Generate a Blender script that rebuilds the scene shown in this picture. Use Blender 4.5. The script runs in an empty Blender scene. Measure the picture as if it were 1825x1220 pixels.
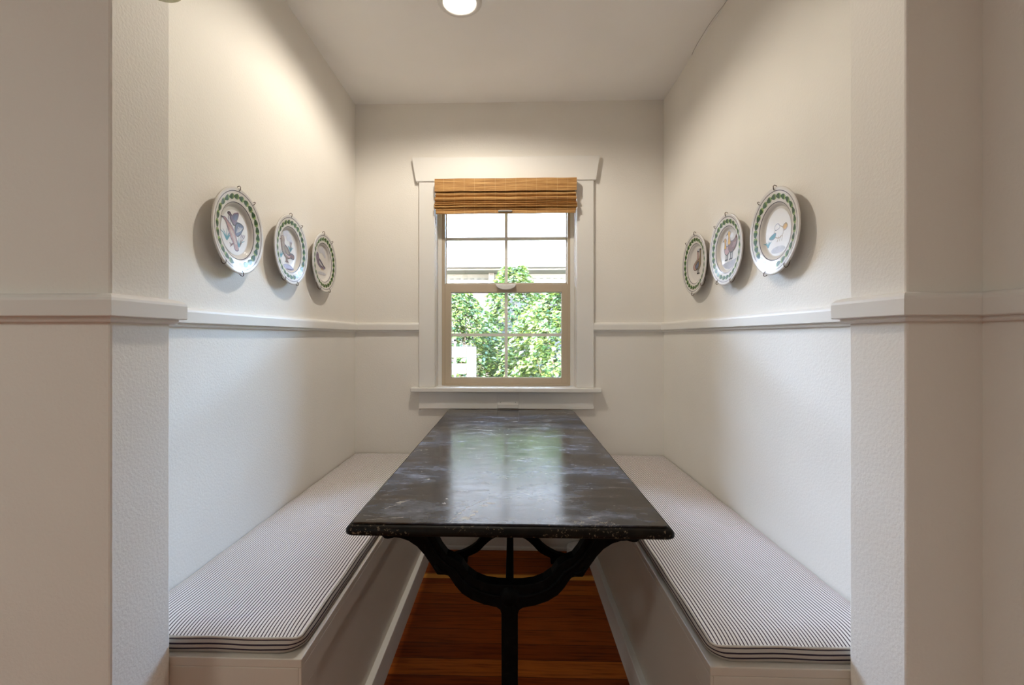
import bpy, bmesh, math, random
from mathutils import Vector, Matrix
C = bpy.context.scene.collection
PI = math.pi

# ------------------------------------------------------------------ camera
F, TAN = 811.0, 0.0311
CAMZ = 1.157
cam = bpy.data.cameras.new('camera')
camo = bpy.data.objects.new('camera', cam)
C.objects.link(camo)
camo.location = (0, 0, CAMZ)
camo.rotation_euler = (PI / 2, 0, math.atan(TAN))
cam.sensor_fit = 'HORIZONTAL'
cam.sensor_width = 36.0
cam.lens = 36.0 * F / 1825.0
cam.shift_x = 25.2 / 1825.0
cam.shift_y = -10.0 / 1825.0
cam.clip_start = 0.02
bpy.context.scene.camera = camo

# ------------------------------------------------------------------ view + light
sc = bpy.context.scene
sc.view_settings.view_transform = 'Standard'
sc.view_settings.look = 'None'
sc.view_settings.exposure = 0.07
sc.view_settings.gamma = 1.0
sc.view_settings.use_curve_mapping = False
try:
    sc.cycles.use_denoising = True
    sc.cycles.max_bounces = 12
    sc.cycles.diffuse_bounces = 6
    sc.cycles.transparent_max_bounces = 16
    sc.cycles.sample_clamp_indirect = 12.0
    sc.cycles.caustics_reflective = False
    sc.cycles.caustics_refractive = False
except Exception:
    pass

w = bpy.data.worlds.new('sky')
sc.world = w
w.use_nodes = True
wn = w.node_tree
wn.nodes.clear()
wo = wn.nodes.new('ShaderNodeOutputWorld')
wb = wn.nodes.new('ShaderNodeBackground')
wt = wn.nodes.new('ShaderNodeTexSky')
try:
    wt.sky_type = 'HOSEK_WILKIE'
    wt.sun_direction = (-0.62, 0.0, 0.78)
    wt.turbidity = 4.0
except Exception:
    pass
wm = wn.nodes.new('ShaderNodeMix')
wm.data_type = 'RGBA'
wm.blend_type = 'MULTIPLY'
wm.inputs[0].default_value = 1.0
wm.inputs[7].default_value = (1.27, 0.96, 0.86, 1)
wn.links.new(wt.outputs[0], wm.inputs[6])
wn.links.new(wm.outputs[2], wb.inputs['Color'])
wb.inputs['Strength'].default_value = 640.0
wn.links.new(wb.outputs[0], wo.inputs['Surface'])


def light(name, kind, loc, power, color, rot=(0, 0, 0), **kw):
    d = bpy.data.lights.new(name, kind)
    d.energy = power
    d.color = color
    for k, v in kw.items():
        setattr(d, k, v)
    o = bpy.data.objects.new(name, d)
    C.objects.link(o)
    o.location = loc
    o.rotation_euler = rot
    return o


light('sun', 'SUN', (0, 0, 8), 28.0, (1.0, 0.96, 0.88), rot=(math.radians(37), 0, math.radians(-80)), angle=0.01)
# unseen fill lights added behind the camera to brighten the front walls
light('room_fill', 'AREA', (-2.1, -1.2, 2.42), 25.0, (0.91, 1.0, 0.96), rot=(0, 0, 0), shape='DISK', size=0.5)
light('room_fill', 'AREA', (-0.8, -2.2, 2.42), 4.0, (0.91, 1.0, 0.96), rot=(0, 0, 0), shape='DISK', size=0.5)
# daylight in the breakfast-nook window (portal for the sky)
po = light('window_portal', 'AREA', (-0.035, 2.70, 1.42), 1.0, (1, 1, 1), rot=(-PI / 2, 0, 0), shape='RECTANGLE', size=0.78, size_y=1.2)
try:
    po.data.cycles.is_portal = True
except Exception:
    pass


# ------------------------------------------------------------------ helpers
def tag(o, label=None, cat=None, group=None, kind=None):
    if label: o['label'] = label
    if cat: o['category'] = cat
    if group: o['group'] = group
    if kind: o['kind'] = kind
    return o


def empty(name, loc, label=None, cat=None, group=None, kind=None, rot=None):
    o = bpy.data.objects.new(name, None)
    o.empty_display_size = 0.05
    C.objects.link(o)
    o.location = loc
    if rot is not None:
        o.rotation_mode = 'QUATERNION'
        o.rotation_quaternion = rot
    return tag(o, label, cat, group, kind)


def obj(name, bm, mats, parent=None, smooth=False, off=(0, 0, 0), fix=True, bevel=0.0, seg=2):
    """link bmesh as one object; geometry is given in world space minus off"""
    if fix:
        bmesh.ops.recalc_face_normals(bm, faces=bm.faces[:])
    if any(off):
        bmesh.ops.translate(bm, vec=-Vector(off), verts=bm.verts[:])
    me = bpy.data.meshes.new(name)
    bm.to_mesh(me)
    bm.free()
    if not isinstance(mats, (list, tuple)):
        mats = [mats]
    for m in mats:
        me.materials.append(m)
    if smooth:
        for p in me.polygons:
            p.use_smooth = True
    o = bpy.data.objects.new(name, me)
    C.objects.link(o)
    if parent is not None:
        o.parent = parent
    if bevel:
        md = o.modifiers.new('bevel', 'BEVEL')
        md.width = bevel
        md.segments = seg
        md.limit_method = 'ANGLE'
        md.angle_limit = math.radians(40)
    return o


def root_off(parent):
    p = parent
    while p.parent: p = p.parent
    return tuple(p.location)


def box(bm, x0, x1, y0, y1, z0, z1, mi=0):
    vs = [bm.verts.new((x, y, z)) for x in (x0, x1) for y in (y0, y1) for z in (z0, z1)]
    for q in ((0, 1, 3, 2), (4, 6, 7, 5), (0, 4, 5, 1), (2, 3, 7, 6), (0, 2, 6, 4), (1, 5, 7, 3)):
        f = bm.faces.new([vs[i] for i in q])
        f.material_index = mi
    return vs


def part_box(name, parent, mat, b, bevel=0.0, seg=2):
    bm = bmesh.new()
    box(bm, *b)
    return obj(name, bm, mat, parent, off=root_off(parent) if parent else (0, 0, 0), bevel=bevel, seg=seg)


def struct(name, boxes, mat, bevel=0.0):
    bm = bmesh.new()
    for b in boxes: box(bm, *b)
    o = obj(name, bm, mat, bevel=bevel)
    o['kind'] = 'structure'
    return o


def lathe(bm, prof, n=48, center=(0, 0, 0), mi=0, cap0=False, cap1=False):
    """prof: (r,z) list, axis z"""
    cx, cy, cz = center
    rings = []
    for r, z in prof:
        if r < 1e-6:
            rings.append([bm.verts.new((cx, cy, cz + z))])
        else:
            rings.append([bm.verts.new((cx + r * math.cos(2 * PI * i / n), cy + r * math.sin(2 * PI * i / n), cz + z)) for i in range(n)])
    for a, b in zip(rings, rings[1:]):
        for i in range(n):
            j = (i + 1) % n
            if len(a) == 1 and len(b) == 1: continue
            if len(a) == 1: f = bm.faces.new((a[0], b[j], b[i]))
            elif len(b) == 1: f = bm.faces.new((a[i], a[j], b[0]))
            else: f = bm.faces.new((a[i], a[j], b[j], b[i]))
            f.material_index = mi
    if cap0 and len(rings[0]) > 1: bm.faces.new(rings[0][::-1])
    if cap1 and len(rings[-1]) > 1: bm.faces.new(rings[-1])


def tube(bm, pts, r, n=10, cap=True, mi=0):
    pts = [Vector(p) for p in pts]
    rs = r if isinstance(r, (list, tuple)) else [r] * len(pts)
    rings = []
    t0 = (pts[1] - pts[0]).normalized()
    up = Vector((0, 0, 1)) if abs(t0.z) < 0.9 else Vector((1, 0, 0))
    nrm = t0.cross(up).normalized()
    for i, p in enumerate(pts):
        if i == 0: t = pts[1] - pts[0]
        elif i == len(pts) - 1: t = pts[-1] - pts[-2]
        else: t = pts[i + 1] - pts[i - 1]
        t.normalize()
        nrm = (nrm - t * nrm.dot(t)).normalized()
        b = t.cross(nrm)
        rings.append([bm.verts.new(p + (nrm * math.cos(2 * PI * k / n) + b * math.sin(2 * PI * k / n)) * rs[i]) for k in range(n)])
    for a, b in zip(rings, rings[1:]):
        for i in range(n):
            f = bm.faces.new((a[i], a[(i + 1) % n], b[(i + 1) % n], b[i]))
            f.material_index = mi
    if cap:
        bm.faces.new(rings[0][::-1]); bm.faces.new(rings[-1])


def sweep_plan(bm, path, prof, side=1.0, closed=False):
    """sweep a (p,z) profile along a plan path (x,y); p is measured to the given side, mitred corners"""
    n = len(path)
    P = [Vector((a, b)) for a, b in path]
    rings = []
    for i in range(n):
        def nrm(a, b):
            d = (b - a).normalized()
            return Vector((-d.y, d.x)) * side
        if i == 0: m = nrm(P[0], P[1])
        elif i == n - 1: m = nrm(P[-2], P[-1])
        else:
            n1, n2 = nrm(P[i - 1], P[i]), nrm(P[i], P[i + 1])
            m = (n1 + n2)
            m = m / max(1e-6, m.dot(n1))
        rings.append([bm.verts.new((P[i].x + m.x * p, P[i].y + m.y * p, z)) for p, z in prof])
    k = len(prof)
    for a, b in zip(rings, rings[1:]):
        for i in range(k):
            bm.faces.new((a[i], a[(i + 1) % k], b[(i + 1) % k], b[i]))
    bm.faces.new(rings[0][::-1]); bm.faces.new(rings[-1])


def extrude_xz(bm, outline, y0, y1, holes=(), mi=0):
    """closed outline of (x,z) extruded between y0 and y1"""
    a = [bm.verts.new((x, y0, z)) for x, z in outline]
    b = [bm.verts.new((x, y1, z)) for x, z in outline]
    n = len(a)
    for i in range(n):
        f = bm.faces.new((a[i], a[(i + 1) % n], b[(i + 1) % n], b[i])); f.material_index = mi
    fa = bm.faces.new(a[::-1]); fb = bm.faces.new(b)
    fa.material_index = fb.material_index = mi
    bm.normal_update()
    bmesh.ops.triangulate(bm, faces=[fa, fb])


# ------------------------------------------------------------------ materials
def new_mat(name):
    m = bpy.data.materials.new(name)
    m.use_nodes = True
    nt = m.node_tree
    b = nt.nodes['Principled BSDF']
    return m, nt, b


def setp(b, **kw):
    names = {'color': 'Base Color', 'rough': 'Roughness', 'metal': 'Metallic', 'spec': 'Specular IOR Level', 'coat': 'Coat Weight', 'coatr': 'Coat Roughness', 'ior': 'IOR'}
    for k, v in kw.items():
        s = b.inputs.get(names[k])
        if s is None: continue
        s.default_value = (*v, 1) if k == 'color' else v


def N(nt, kind, **kw):
    n = nt.nodes.new(kind)
    for k, v in kw.items():
        if k in n.inputs:
            n.inputs[k].default_value = v
        else:
            setattr(n, k, v)
    return n


def mapping(nt, scale=(1, 1, 1), rot=(0, 0, 0), src='Object'):
    tc = nt.nodes.new('ShaderNodeTexCoord')
    mp = nt.nodes.new('ShaderNodeMapping')
    mp.inputs['Scale'].default_value = scale
    mp.inputs['Rotation'].default_value = rot
    nt.links.new(tc.outputs[src], mp.inputs['Vector'])
    return mp.outputs[0]


def ramp(nt, fac, stops):
    r = nt.nodes.new('ShaderNodeValToRGB')
    el = r.color_ramp.elements
    while len(el) > 1: el.remove(el[-1])
    el[0].position = stops[0][0]; el[0].color = (*stops[0][1], 1)
    for p, c in stops[1:]:
        e = el.new(p); e.color = (*c, 1)
    nt.links.new(fac, r.inputs[0])
    return r.outputs[0]


def mixc(nt, fac, a, b):
    m = nt.nodes.new('ShaderNodeMix')
    m.data_type = 'RGBA'
    for s, v in ((0, fac), (6, a), (7, b)):
        if isinstance(v, (int, float)): m.inputs[s].default_value = v
        elif isinstance(v, tuple): m.inputs[s].default_value = (*v, 1)
        else: nt.links.new(v, m.inputs[s])
    return m.outputs[2]


def math_(nt, op, a, b=None, c=None):
    m = nt.nodes.new('ShaderNodeMath'); m.operation = op
    for i, v in enumerate((a, b, c)):
        if v is None: continue
        if isinstance(v, (int, float)): m.inputs[i].default_value = v
        else: nt.links.new(v, m.inputs[i])
    return m.outputs[0]


def noise(nt, vec, scale, detail=3, rough=0.5):
    n = nt.nodes.new('ShaderNodeTexNoise')
    n.inputs['Scale'].default_value = scale
    n.inputs['Detail'].default_value = detail
    n.inputs['Roughness'].default_value = rough
    if vec is not None: nt.links.new(vec, n.inputs['Vector'])
    return n.outputs[0]


def bump(nt, b, h, strength=0.2, dist=0.001):
    n = nt.nodes.new('ShaderNodeBump')
    n.inputs['Strength'].default_value = strength
    n.inputs['Distance'].default_value = dist
    nt.links.new(h, n.inputs['Height'])
    nt.links.new(n.outputs[0], b.inputs['Normal'])


def paint(name, col, rough=0.6, bs=0.3, bscale=260, bd=0.0012, var=0.02):
    m, nt, b = new_mat(name)
    v = mapping(nt)
    n1 = noise(nt, v, 3.0, 2)
    c = ramp(nt, n1, [(0.3, tuple(x * (1 - var) for x in col)), (0.7, tuple(min(1, x * (1 + var)) for x in col))])
    nt.links.new(c, b.inputs['Base Color'])
    setp(b, rough=rough, spec=0.35)
    bump(nt, b, noise(nt, v, bscale, 2), bs, bd)
    return m


WALL = paint('wall_paint', (0.79, 0.758, 0.705), 0.62, 0.5, 170, 0.0014)
CEIL = paint('ceiling_paint', (0.90, 0.88, 0.85), 0.75, 0.1, 200, 0.001)
TRIM = paint('trim_paint', (0.76, 0.74, 0.705), 0.5, 0.05, 60, 0.001)
BENCHP = paint('bench_paint', (0.62, 0.56, 0.48), 0.36, 0.05, 60, 0.001)
VINYL = paint('vinyl_tan', (0.50, 0.41, 0.30), 0.45, 0.05, 100, 0.0005)
MUNT = paint('muntin_vinyl', (0.74, 0.72, 0.66), 0.45, 0.03, 100, 0.0005)
PLASTIC = paint('white_plastic', (0.72, 0.70, 0.67), 0.35, 0.02, 100, 0.0005)


def simple(name, col, rough=0.5, metal=0.0, spec=0.5, nv=0.08, ns=30):
    m, nt, b = new_mat(name)
    v = mapping(nt)
    c = ramp(nt, noise(nt, v, ns, 3), [(0.3, tuple(x * (1 - nv) for x in col)), (0.7, tuple(x * (1 + nv) for x in col))])
    nt.links.new(c, b.inputs['Base Color'])
    setp(b, rough=rough, metal=metal, spec=spec)
    return m


def floor_mat():
    m, nt, b = new_mat('fir_planks')
    tc = nt.nodes.new('ShaderNodeTexCoord')
    sp = nt.nodes.new('ShaderNodeSeparateXYZ')
    nt.links.new(tc.outputs['Object'], sp.inputs[0])
    row = math_(nt, 'DIVIDE', math_(nt, 'ADD', sp.outputs[1], 0.028), 0.083)
    idx = math_(nt, 'FLOOR', row)
    fr = math_(nt, 'FRACT', row)
    wn_ = N(nt, 'ShaderNodeTexWhiteNoise', noise_dimensions='1D')
    nt.links.new(idx, wn_.inputs['W'])
    base = ramp(nt, wn_.outputs['Value'], [(0.0, (0.22, 0.040, 0.006)), (0.45, (0.34, 0.070, 0.009)), (0.8, (0.42, 0.100, 0.013)), (1.0, (0.52, 0.16, 0.022))])
    mp = nt.nodes.new('ShaderNodeMapping'); mp.inputs['Scale'].default_value = (2.5, 42, 1)
    nt.links.new(tc.outputs['Object'], mp.inputs['Vector'])
    g = noise(nt, mp.outputs[0], 2.2, 5, 0.6)
    grain = ramp(nt, g, [(0.32, (0.45, 0.38, 0.33)), (0.5, (1, 1, 1)), (0.75, (1.25, 1.2, 1.1))])
    mx = nt.nodes.new('ShaderNodeMix'); mx.data_type = 'RGBA'; mx.blend_type = 'MULTIPLY'
    mx.inputs[0].default_value = 1.0
    nt.links.new(base, mx.inputs[6]); nt.links.new(grain, mx.inputs[7])
    # one paler strip between boards near the back of the nook
    d = math_(nt, 'ABSOLUTE', math_(nt, 'SUBTRACT', sp.outputs[1], 2.197))
    pale = math_(nt, 'LESS_THAN', d, 0.022)
    col = mixc(nt, pale, mx.outputs[2], (0.78, 0.33, 0.06))
    gap = math_(nt, 'LESS_THAN', fr, 0.025)
    col2 = mixc(nt, gap, col, (0.03, 0.01, 0.004))
    nt.links.new(col2, b.inputs['Base Color'])
    setp(b, rough=0.4, spec=0.12)
    bump(nt, b, math_(nt, 'ADD', math_(nt, 'MULTIPLY', g, 0.3), math_(nt, 'SUBTRACT', 1.0, gap)), 0.15, 0.001)
    return m


def stripe_mat(name, axis, pitch=0.0077, duty=0.34, phase=0.0, light=(0.84, 0.80, 0.79), dark=(0.085, 0.06, 0.075)):
    m, nt, b = new_mat(name)
    tc = nt.nodes.new('ShaderNodeTexCoord')
    sp = nt.nodes.new('ShaderNodeSeparateXYZ')
    nt.links.new(tc.outputs['UV'], sp.inputs[0])
    v = math_(nt, 'FRACT', math_(nt, 'ADD', math_(nt, 'DIVIDE', sp.outputs[axis], pitch), phase))
    tri = math_(nt, 'ABSOLUTE', math_(nt, 'SUBTRACT', v, 0.5))
    fac = math_(nt, 'LESS_THAN', tri, duty / 2)
    th = noise(nt, mapping(nt), 900, 2)
    lc = ramp(nt, th, [(0.3, tuple(x * 0.9 for x in light)), (0.7, light)])
    nt.links.new(mixc(nt, fac, lc, dark), b.inputs['Base Color'])
    setp(b, rough=0.95, spec=0.1)
    bump(nt, b, th, 0.15, 0.0006)
    return m


def table_mat():
    m, nt, b = new_mat('patinated_metal_top')
    v = mapping(nt, (1, 1, 1))
    vs = mapping(nt, (1.0, 2.2, 1))
    n1 = noise(nt, vs, 4.2, 9, 0.68)
    n2 = noise(nt, vs, 14, 8, 0.7)
    base = ramp(nt, n1, [(0.3, (0.022, 0.015, 0.011)), (0.47, (0.034, 0.025, 0.020)), (0.54, (0.045, 0.048, 0.062)), (0.68, (0.12, 0.135, 0.18))])
    fine = ramp(nt, n2, [(0.35, (0.40, 0.40, 0.40)), (0.52, (1, 1, 1)), (0.70, (2.4, 2.4, 2.4))])
    mx = nt.nodes.new('ShaderNodeMix'); mx.data_type = 'RGBA'; mx.blend_type = 'MULTIPLY'; mx.inputs[0].default_value = 1
    nt.links.new(base, mx.inputs[6]); nt.links.new(fine, mx.inputs[7])
    # pale worn veins
    n3 = noise(nt, v, 5.5, 6, 0.65)
    band = math_(nt, 'LESS_THAN', math_(nt, 'ABSOLUTE', math_(nt, 'SUBTRACT', n3, 0.52)), 0.0022)
    mask = math_(nt, 'GREATER_THAN', noise(nt, v, 2.1, 2), 0.60)
    vein = math_(nt, 'MULTIPLY', band, mask)
    n4 = noise(nt, v, 60, 2)
    speck = math_(nt, 'GREATER_THAN', n4, 0.76)
    col = mixc(nt, math_(nt, 'MULTIPLY', math_(nt, 'MAXIMUM', vein, speck), 0.7), mx.outputs[2], (0.42, 0.38, 0.33))
    nt.links.new(col, b.inputs['Base Color'])
    rr = ramp(nt, n2, [(0.3, (0.13, 0.13, 0.13)), (0.55, (0.2, 0.2, 0.2)), (0.75, (0.34, 0.34, 0.34))])
    nt.links.new(rr, b.inputs['Roughness'])
    setp(b, spec=0.33)
    bump(nt, b, noise(nt, v, 9, 6, 0.6), 0.1, 0.0015)
    return m


def bamboo_mat():
    m, nt, b = new_mat('woven_bamboo')
    v = mapping(nt, (3.2, 60, 210))
    n1 = noise(nt, v, 1.5, 6, 0.72)
    c = ramp(nt, n1, [(0.34, (0.11, 0.045, 0.012)), (0.44, (0.33, 0.155, 0.045)), (0.55, (0.52, 0.285, 0.095)), (0.70, (0.68, 0.44, 0.19))])
    tc = nt.nodes.new('ShaderNodeTexCoord'); sp = nt.nodes.new('ShaderNodeSeparateXYZ')
    nt.links.new(tc.outputs['Object'], sp.inputs[0])
    th = math_(nt, 'LESS_THAN', math_(nt, 'FRACT', math_(nt, 'DIVIDE', sp.outputs[0], 0.055)), 0.025)
    nt.links.new(mixc(nt, math_(nt, 'MULTIPLY', th, 0.5), c, (0.72, 0.52, 0.26)), b.inputs['Base Color'])
    setp(b, rough=0.6, spec=0.3)
    bump(nt, b, n1, 0.6, 0.002)
    return m


def iron_mat():
    m, nt, b = new_mat('black_cast_iron')
    v = mapping(nt)
    n = noise(nt, v, 55, 5, 0.6)
    c = ramp(nt, n, [(0.35, (0.002, 0.002, 0.002)), (0.62, (0.004, 0.004, 0.004)), (0.78, (0.018, 0.013, 0.009))])
    nt.links.new(c, b.inputs['Base Color'])
    setp(b, rough=0.55, spec=0.06)
    bump(nt, b, n, 0.3, 0.002)
    return m


def edge_mat():
    m, nt, b = new_mat('worn_black_edge')
    v = mapping(nt)
    n = noise(nt, v, 160, 6, 0.7)
    big = noise(nt, v, 6, 3)
    f = math_(nt, 'MULTIPLY', math_(nt, 'GREATER_THAN', n, 0.60), math_(nt, 'GREATER_THAN', big, 0.47))
    c = ramp(nt, noise(nt, v, 30, 4), [(0.35, (0.0025, 0.002, 0.0015)), (0.7, (0.012, 0.008, 0.005))])
    nt.links.new(mixc(nt, f, c, (0.17, 0.13, 0.085)), b.inputs['Base Color'])
    setp(b, rough=0.5, spec=0.12)
    bump(nt, b, n, 0.3, 0.001)
    return m


def glass_mat():
    m = bpy.data.materials.new('window_glass'); m.use_nodes = True
    nt = m.node_tree; nt.nodes.clear()
    o = nt.nodes.new('ShaderNodeOutputMaterial'); mx = nt.nodes.new('ShaderNodeMixShader')
    t = nt.nodes.new('ShaderNodeBsdfTransparent'); g = nt.nodes.new('ShaderNodeBsdfGlossy')
    fr = nt.nodes.new('ShaderNodeFresnel'); fr.inputs['IOR'].default_value = 1.45
    t.inputs[0].default_value = (0.93, 0.97, 0.95, 1); g.inputs['Roughness'].default_value = 0.02
    nt.links.new(fr.outputs[0], mx.inputs[0]); nt.links.new(t.outputs[0], mx.inputs[1]); nt.links.new(g.outputs[0], mx.inputs[2])
    nt.links.new(mx.outputs[0], o.inputs[0])
    return m


def emit(name, col, s):
    m = bpy.data.materials.new(name); m.use_nodes = True
    nt = m.node_tree; nt.nodes.clear()
    o = nt.nodes.new('ShaderNodeOutputMaterial'); e = nt.nodes.new('ShaderNodeEmission')
    e.inputs[0].default_value = (*col, 1); e.inputs[1].default_value = s
    nt.links.new(e.outputs[0], o.inputs[0])
    return m


FLOOR = floor_mat()
TABLE = table_mat()
BAMBOO = bamboo_mat()
IRON = iron_mat()
EDGE = edge_mat()
GLASS = glass_mat()
GROOVE = simple('dark_groove', (0.01, 0.009, 0.008), 0.6)
CRACK = simple('crack_shadow', (0.12, 0.10, 0.08), 0.9)

# ------------------------------------------------------------------ room shell
XL, XR, YB, ZC = -0.8667, 0.8211, 2.49, 2.44
JL, JR = -0.7227, 0.6844            # opening jambs
YF0, YF1 = 0.797, 0.940             # left pier
YG0, YG1 = 0.812, 0.945             # right pier
XRET = 0.8125                       # wall returning towards the camera on the right
WX0, WX1, WZ0, WZ1 = -0.4185, 0.3483, 0.8780, 2.03

struct('floor', [(-3.1, 1.0, -3.1, 2.66, -0.05, 0.0)], FLOOR)
ceil = struct('ceiling', [(-3.1, 1.0, -3.1, 2.66, ZC, ZC + 0.12)], CEIL)
struct('wall_left', [(XL - 0.12, XL, YF1, YB + 0.16, 0, ZC)], WALL)
struct('wall_right', [(XR, XR + 0.12, YG1, YB + 0.16, 0, ZC)], WALL)
struct('wall_back', [(XL, WX0, YB, YB + 0.16, 0, ZC), (WX1, XR, YB, YB + 0.16, 0, ZC),
                     (WX0, WX1, YB, YB + 0.16, 0, WZ0), (WX0, WX1, YB, YB + 0.16, WZ1, ZC)], WALL)
struct('wall_front_left', [(-3.0, JL, YF0, YF1, 0, ZC)], WALL, bevel=0.004)
struct('wall_front_right', [(JR, XRET + 0.16, YG0, YG1, 0, ZC)], WALL, bevel=0.004)
struct('wall_front_header', [(JL, JR, 0.805, 0.942, 2.26, ZC)], WALL)
struct('wall_return_right', [(XRET, XRET + 0.12, -3.0, YG0, 0, ZC)], WALL)
struct('wall_room_left', [(-3.12, -3.0, -3.0, 0.95, 0, ZC)], WALL)
struct('wall_room_rear', [(-3.0, XRET, -3.12, -3.0, 0, ZC)], WALL)

# hairline crack where ceiling meets the right wall
cp = [(0.8195, 1.70), (0.8193, 1.764), (0.8180, 1.793), (0.8150, 1.816), (0.8112, 1.86), (0.8095, 1.905), (0.8100, 1.953), (0.8108, 2.016), (0.8140, 2.066), (0.8190, 2.10)]
bm = bmesh.new()
for (x0, y0), (x1, y1) in zip(cp, cp[1:]):
    q = [bm.verts.new(p) for p in ((x0 - .0007, y0, ZC - .0004), (x0 + .0007, y0, ZC - .0004), (x1 + .0007, y1, ZC - .0004), (x1 - .0007, y1, ZC - .0004))]
    bm.faces.new(q)
obj('crack', bm, CRACK, ceil)

# chair rail -------------------------------------------------------
RAIL = [(-0.003, 1.2355), (0.006, 1.2350), (0.016, 1.2315), (0.0205, 1.227), (0.022, 1.222), (0.022, 1.195), (0.0205, 1.1935),
        (0.011, 1.1925), (0.0115, 1.1880), (0.009, 1.1845), (0.005, 1.1830), (-0.003, 1.1830)]
bm = bmesh.new()
sweep_plan(bm, [(-3.0, YF0), (JL, YF0), (JL, YF1), (XL, YF1), (XL, YB), (-0.5078, YB)], RAIL, side=-1)
o = obj('trim_chair_rail_left', bm, TRIM); o['kind'] = 'structure'
bm = bmesh.new()
sweep_plan(bm, [(0.4400, YB), (XR, YB), (XR, YG1), (JR, YG1), (JR, YG0), (XRET, YG0), (XRET, -3.0)], RAIL, side=-1)
o = obj('trim_chair_rail_right', bm, TRIM); o['kind'] = 'structure'

# baseboard on the back wall, between the benches
BX0, BX1 = -0.4410, 0.4060          # inner faces of the benches
BB = [(0, 0), (0.022, 0), (0.022, 0.012), (0.017, 0.018), (0.013, 0.019), (0.013, 0.10), (0.010, 0.106), (0, 0.106)]
bm = bmesh.new()
sweep_plan(bm, [(BX0 + 0.015, YB), (BX1 - 0.015, YB)], BB, side=-1)
o = obj('baseboard_back', bm, TRIM); o['kind'] = 'structure'
for nm, path in (('baseboard_left', [(-3.0, YF0), (JL, YF0), (JL, YF1)]), ('baseboard_right', [(JR, YG1), (JR, YG0), (XRET, YG0), (XRET, -3.0)])):
    bm = bmesh.new(); sweep_plan(bm, path, BB, side=-1)
    o = obj(nm, bm, TRIM); o['kind'] = 'structure'

# ------------------------------------------------------------------ window
win = empty('window_1', (-0.035, YB, WZ0), kind='structure')
def wbox(name, b, mat=TRIM, parent=None, bevel=0.0015): return part_box(name, parent or win, mat, b, bevel)
wbox('casing', (-0.5078, -0.4210, 2.470, YB + .001, 0.883, 2.004))
wbox('casing', (0.3500, 0.4400, 2.470, YB + .001, 0.883, 2.004))
bm = bmesh.new()
extrude_xz(bm, [(-0.5230, 2.003), (0.4520, 2.003), (0.4720, 2.125), (0.4720, 2.133), (-0.5440, 2.133), (-0.5440, 2.125)], 2.462, YB + .001)
obj('head_casing', bm, TRIM, win, off=root_off(win), bevel=0.0015)
wbox('window_stool', (-0.550, 0.4785, 2.440, 2.56, 0.8585, 0.8825), bevel=0.004)
wbox('apron', (-0.5078, 0.4400, 2.470, YB + .001, 0.766, 0.859))
# reveal boards and stops
wbox('jamb', (WX0, WX0 + .003, YB, 2.60, 0.8825, WZ1)); wbox('jamb', (WX1 - .003, WX1, YB, 2.60, 0.8825, WZ1))
wbox('window_stop', (WX0, -0.3961, 2.558, 2.60, 0.8825, WZ1)); wbox('window_stop', (0.3263, WX1, 2.558, 2.60, 0.8825, WZ1))
wbox('head_jamb', (WX0, WX1, YB, 2.60, WZ1 - .012, WZ1))
# tan frame
bm = bmesh.new()
box(bm, -0.3961, -0.3785, 2.562, 2.64, 0.8825, WZ1 - .012); box(bm, 0.3106, 0.3263, 2.562, 2.64, 0.8825, WZ1 - .012)
box(bm, -0.3785, 0.3106, 2.562, 2.64, 0.8825, 0.8935); box(bm, -0.3785, 0.3106, 2.562, 2.64, WZ1 - .03, WZ1 - .012)
obj('frame', bm, VINYL, win, off=root_off(win), bevel=0.001)


def sash(name, x0, x1, z0, z1, gx0, gx1, gz0, gz1, y0, y1, mx, mz):
    bm = bmesh.new()
    box(bm, x0, gx0, y0, y1, z0, z1); box(bm, gx1, x1, y0, y1, z0, z1)
    box(bm, gx0, gx1, y0, y1, z0, gz0); box(bm, gx0, gx1, y0, y1, gz1, z1)
    s = obj(name, bm, VINYL, win, off=root_off(win), bevel=0.0012)
    bm = bmesh.new()
    ym = (y0 + y1) / 2
    box(bm, mx - 0.0082, mx + 0.0082, ym - .005, ym + .005, gz0, gz1)
    box(bm, gx0, mx - 0.0082, ym - .005, ym + .005, mz - 0.0082, mz + 0.0082)
    box(bm, mx + 0.0082, gx1, ym - .005, ym + .005, mz - 0.0082, mz + 0.0082)
    obj('muntin', bm, MUNT, s, off=root_off(win))
    bm = bmesh.new(); box(bm, gx0 - .002, gx1 + .002, ym - .0005, ym + .0005, gz0 - .002, gz1 + .002)
    obj('glass_pane', bm, GLASS, s, off=root_off(win))
    # light gasket line round the pane
    bm = bmesh.new()
    g = .0035
    box(bm, gx0, gx0 + g, y0 + .006, ym - .001, gz0, gz1); box(bm, gx1 - g, gx1, y0 + .006, ym - .001, gz0, gz1)
    box(bm, gx0, gx1, y0 + .006, ym - .001, gz0, gz0 + g); box(bm, gx0, gx1, y0 + .006, ym - .001, gz1 - g, gz1)
    obj('gasket', bm, PLASTIC, s, off=root_off(win))
    return s


sash('upper_sash', -0.3870, 0.3190, 1.4380, WZ1 - .03, -0.3775, 0.3100, 1.4616, 1.985, 2.596, 2.628, -0.0330, 1.7189)
low = sash('lower_sash', -0.3785, 0.3106, 0.8935, 1.4540, -0.3456, 0.2801, 0.9256, 1.4086, 2.564, 2.594, -0.0330, 1.1680)
# sash lock with a curved finger lift
bm = bmesh.new()
pts = []
for i in range(13):
    a = PI + PI * i / 12
    pts.append((-0.0345 + 0.054 * math.cos(a), 1.447 + 0.026 * math.sin(a)))
extrude_xz(bm, pts, 2.535, 2.564)
box(bm, -0.090, 0.021, 2.552, 2.566, 1.447, 1.4525)
obj('sash_lock', bm, PLASTIC, low, off=root_off(win), bevel=0.003)

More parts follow.
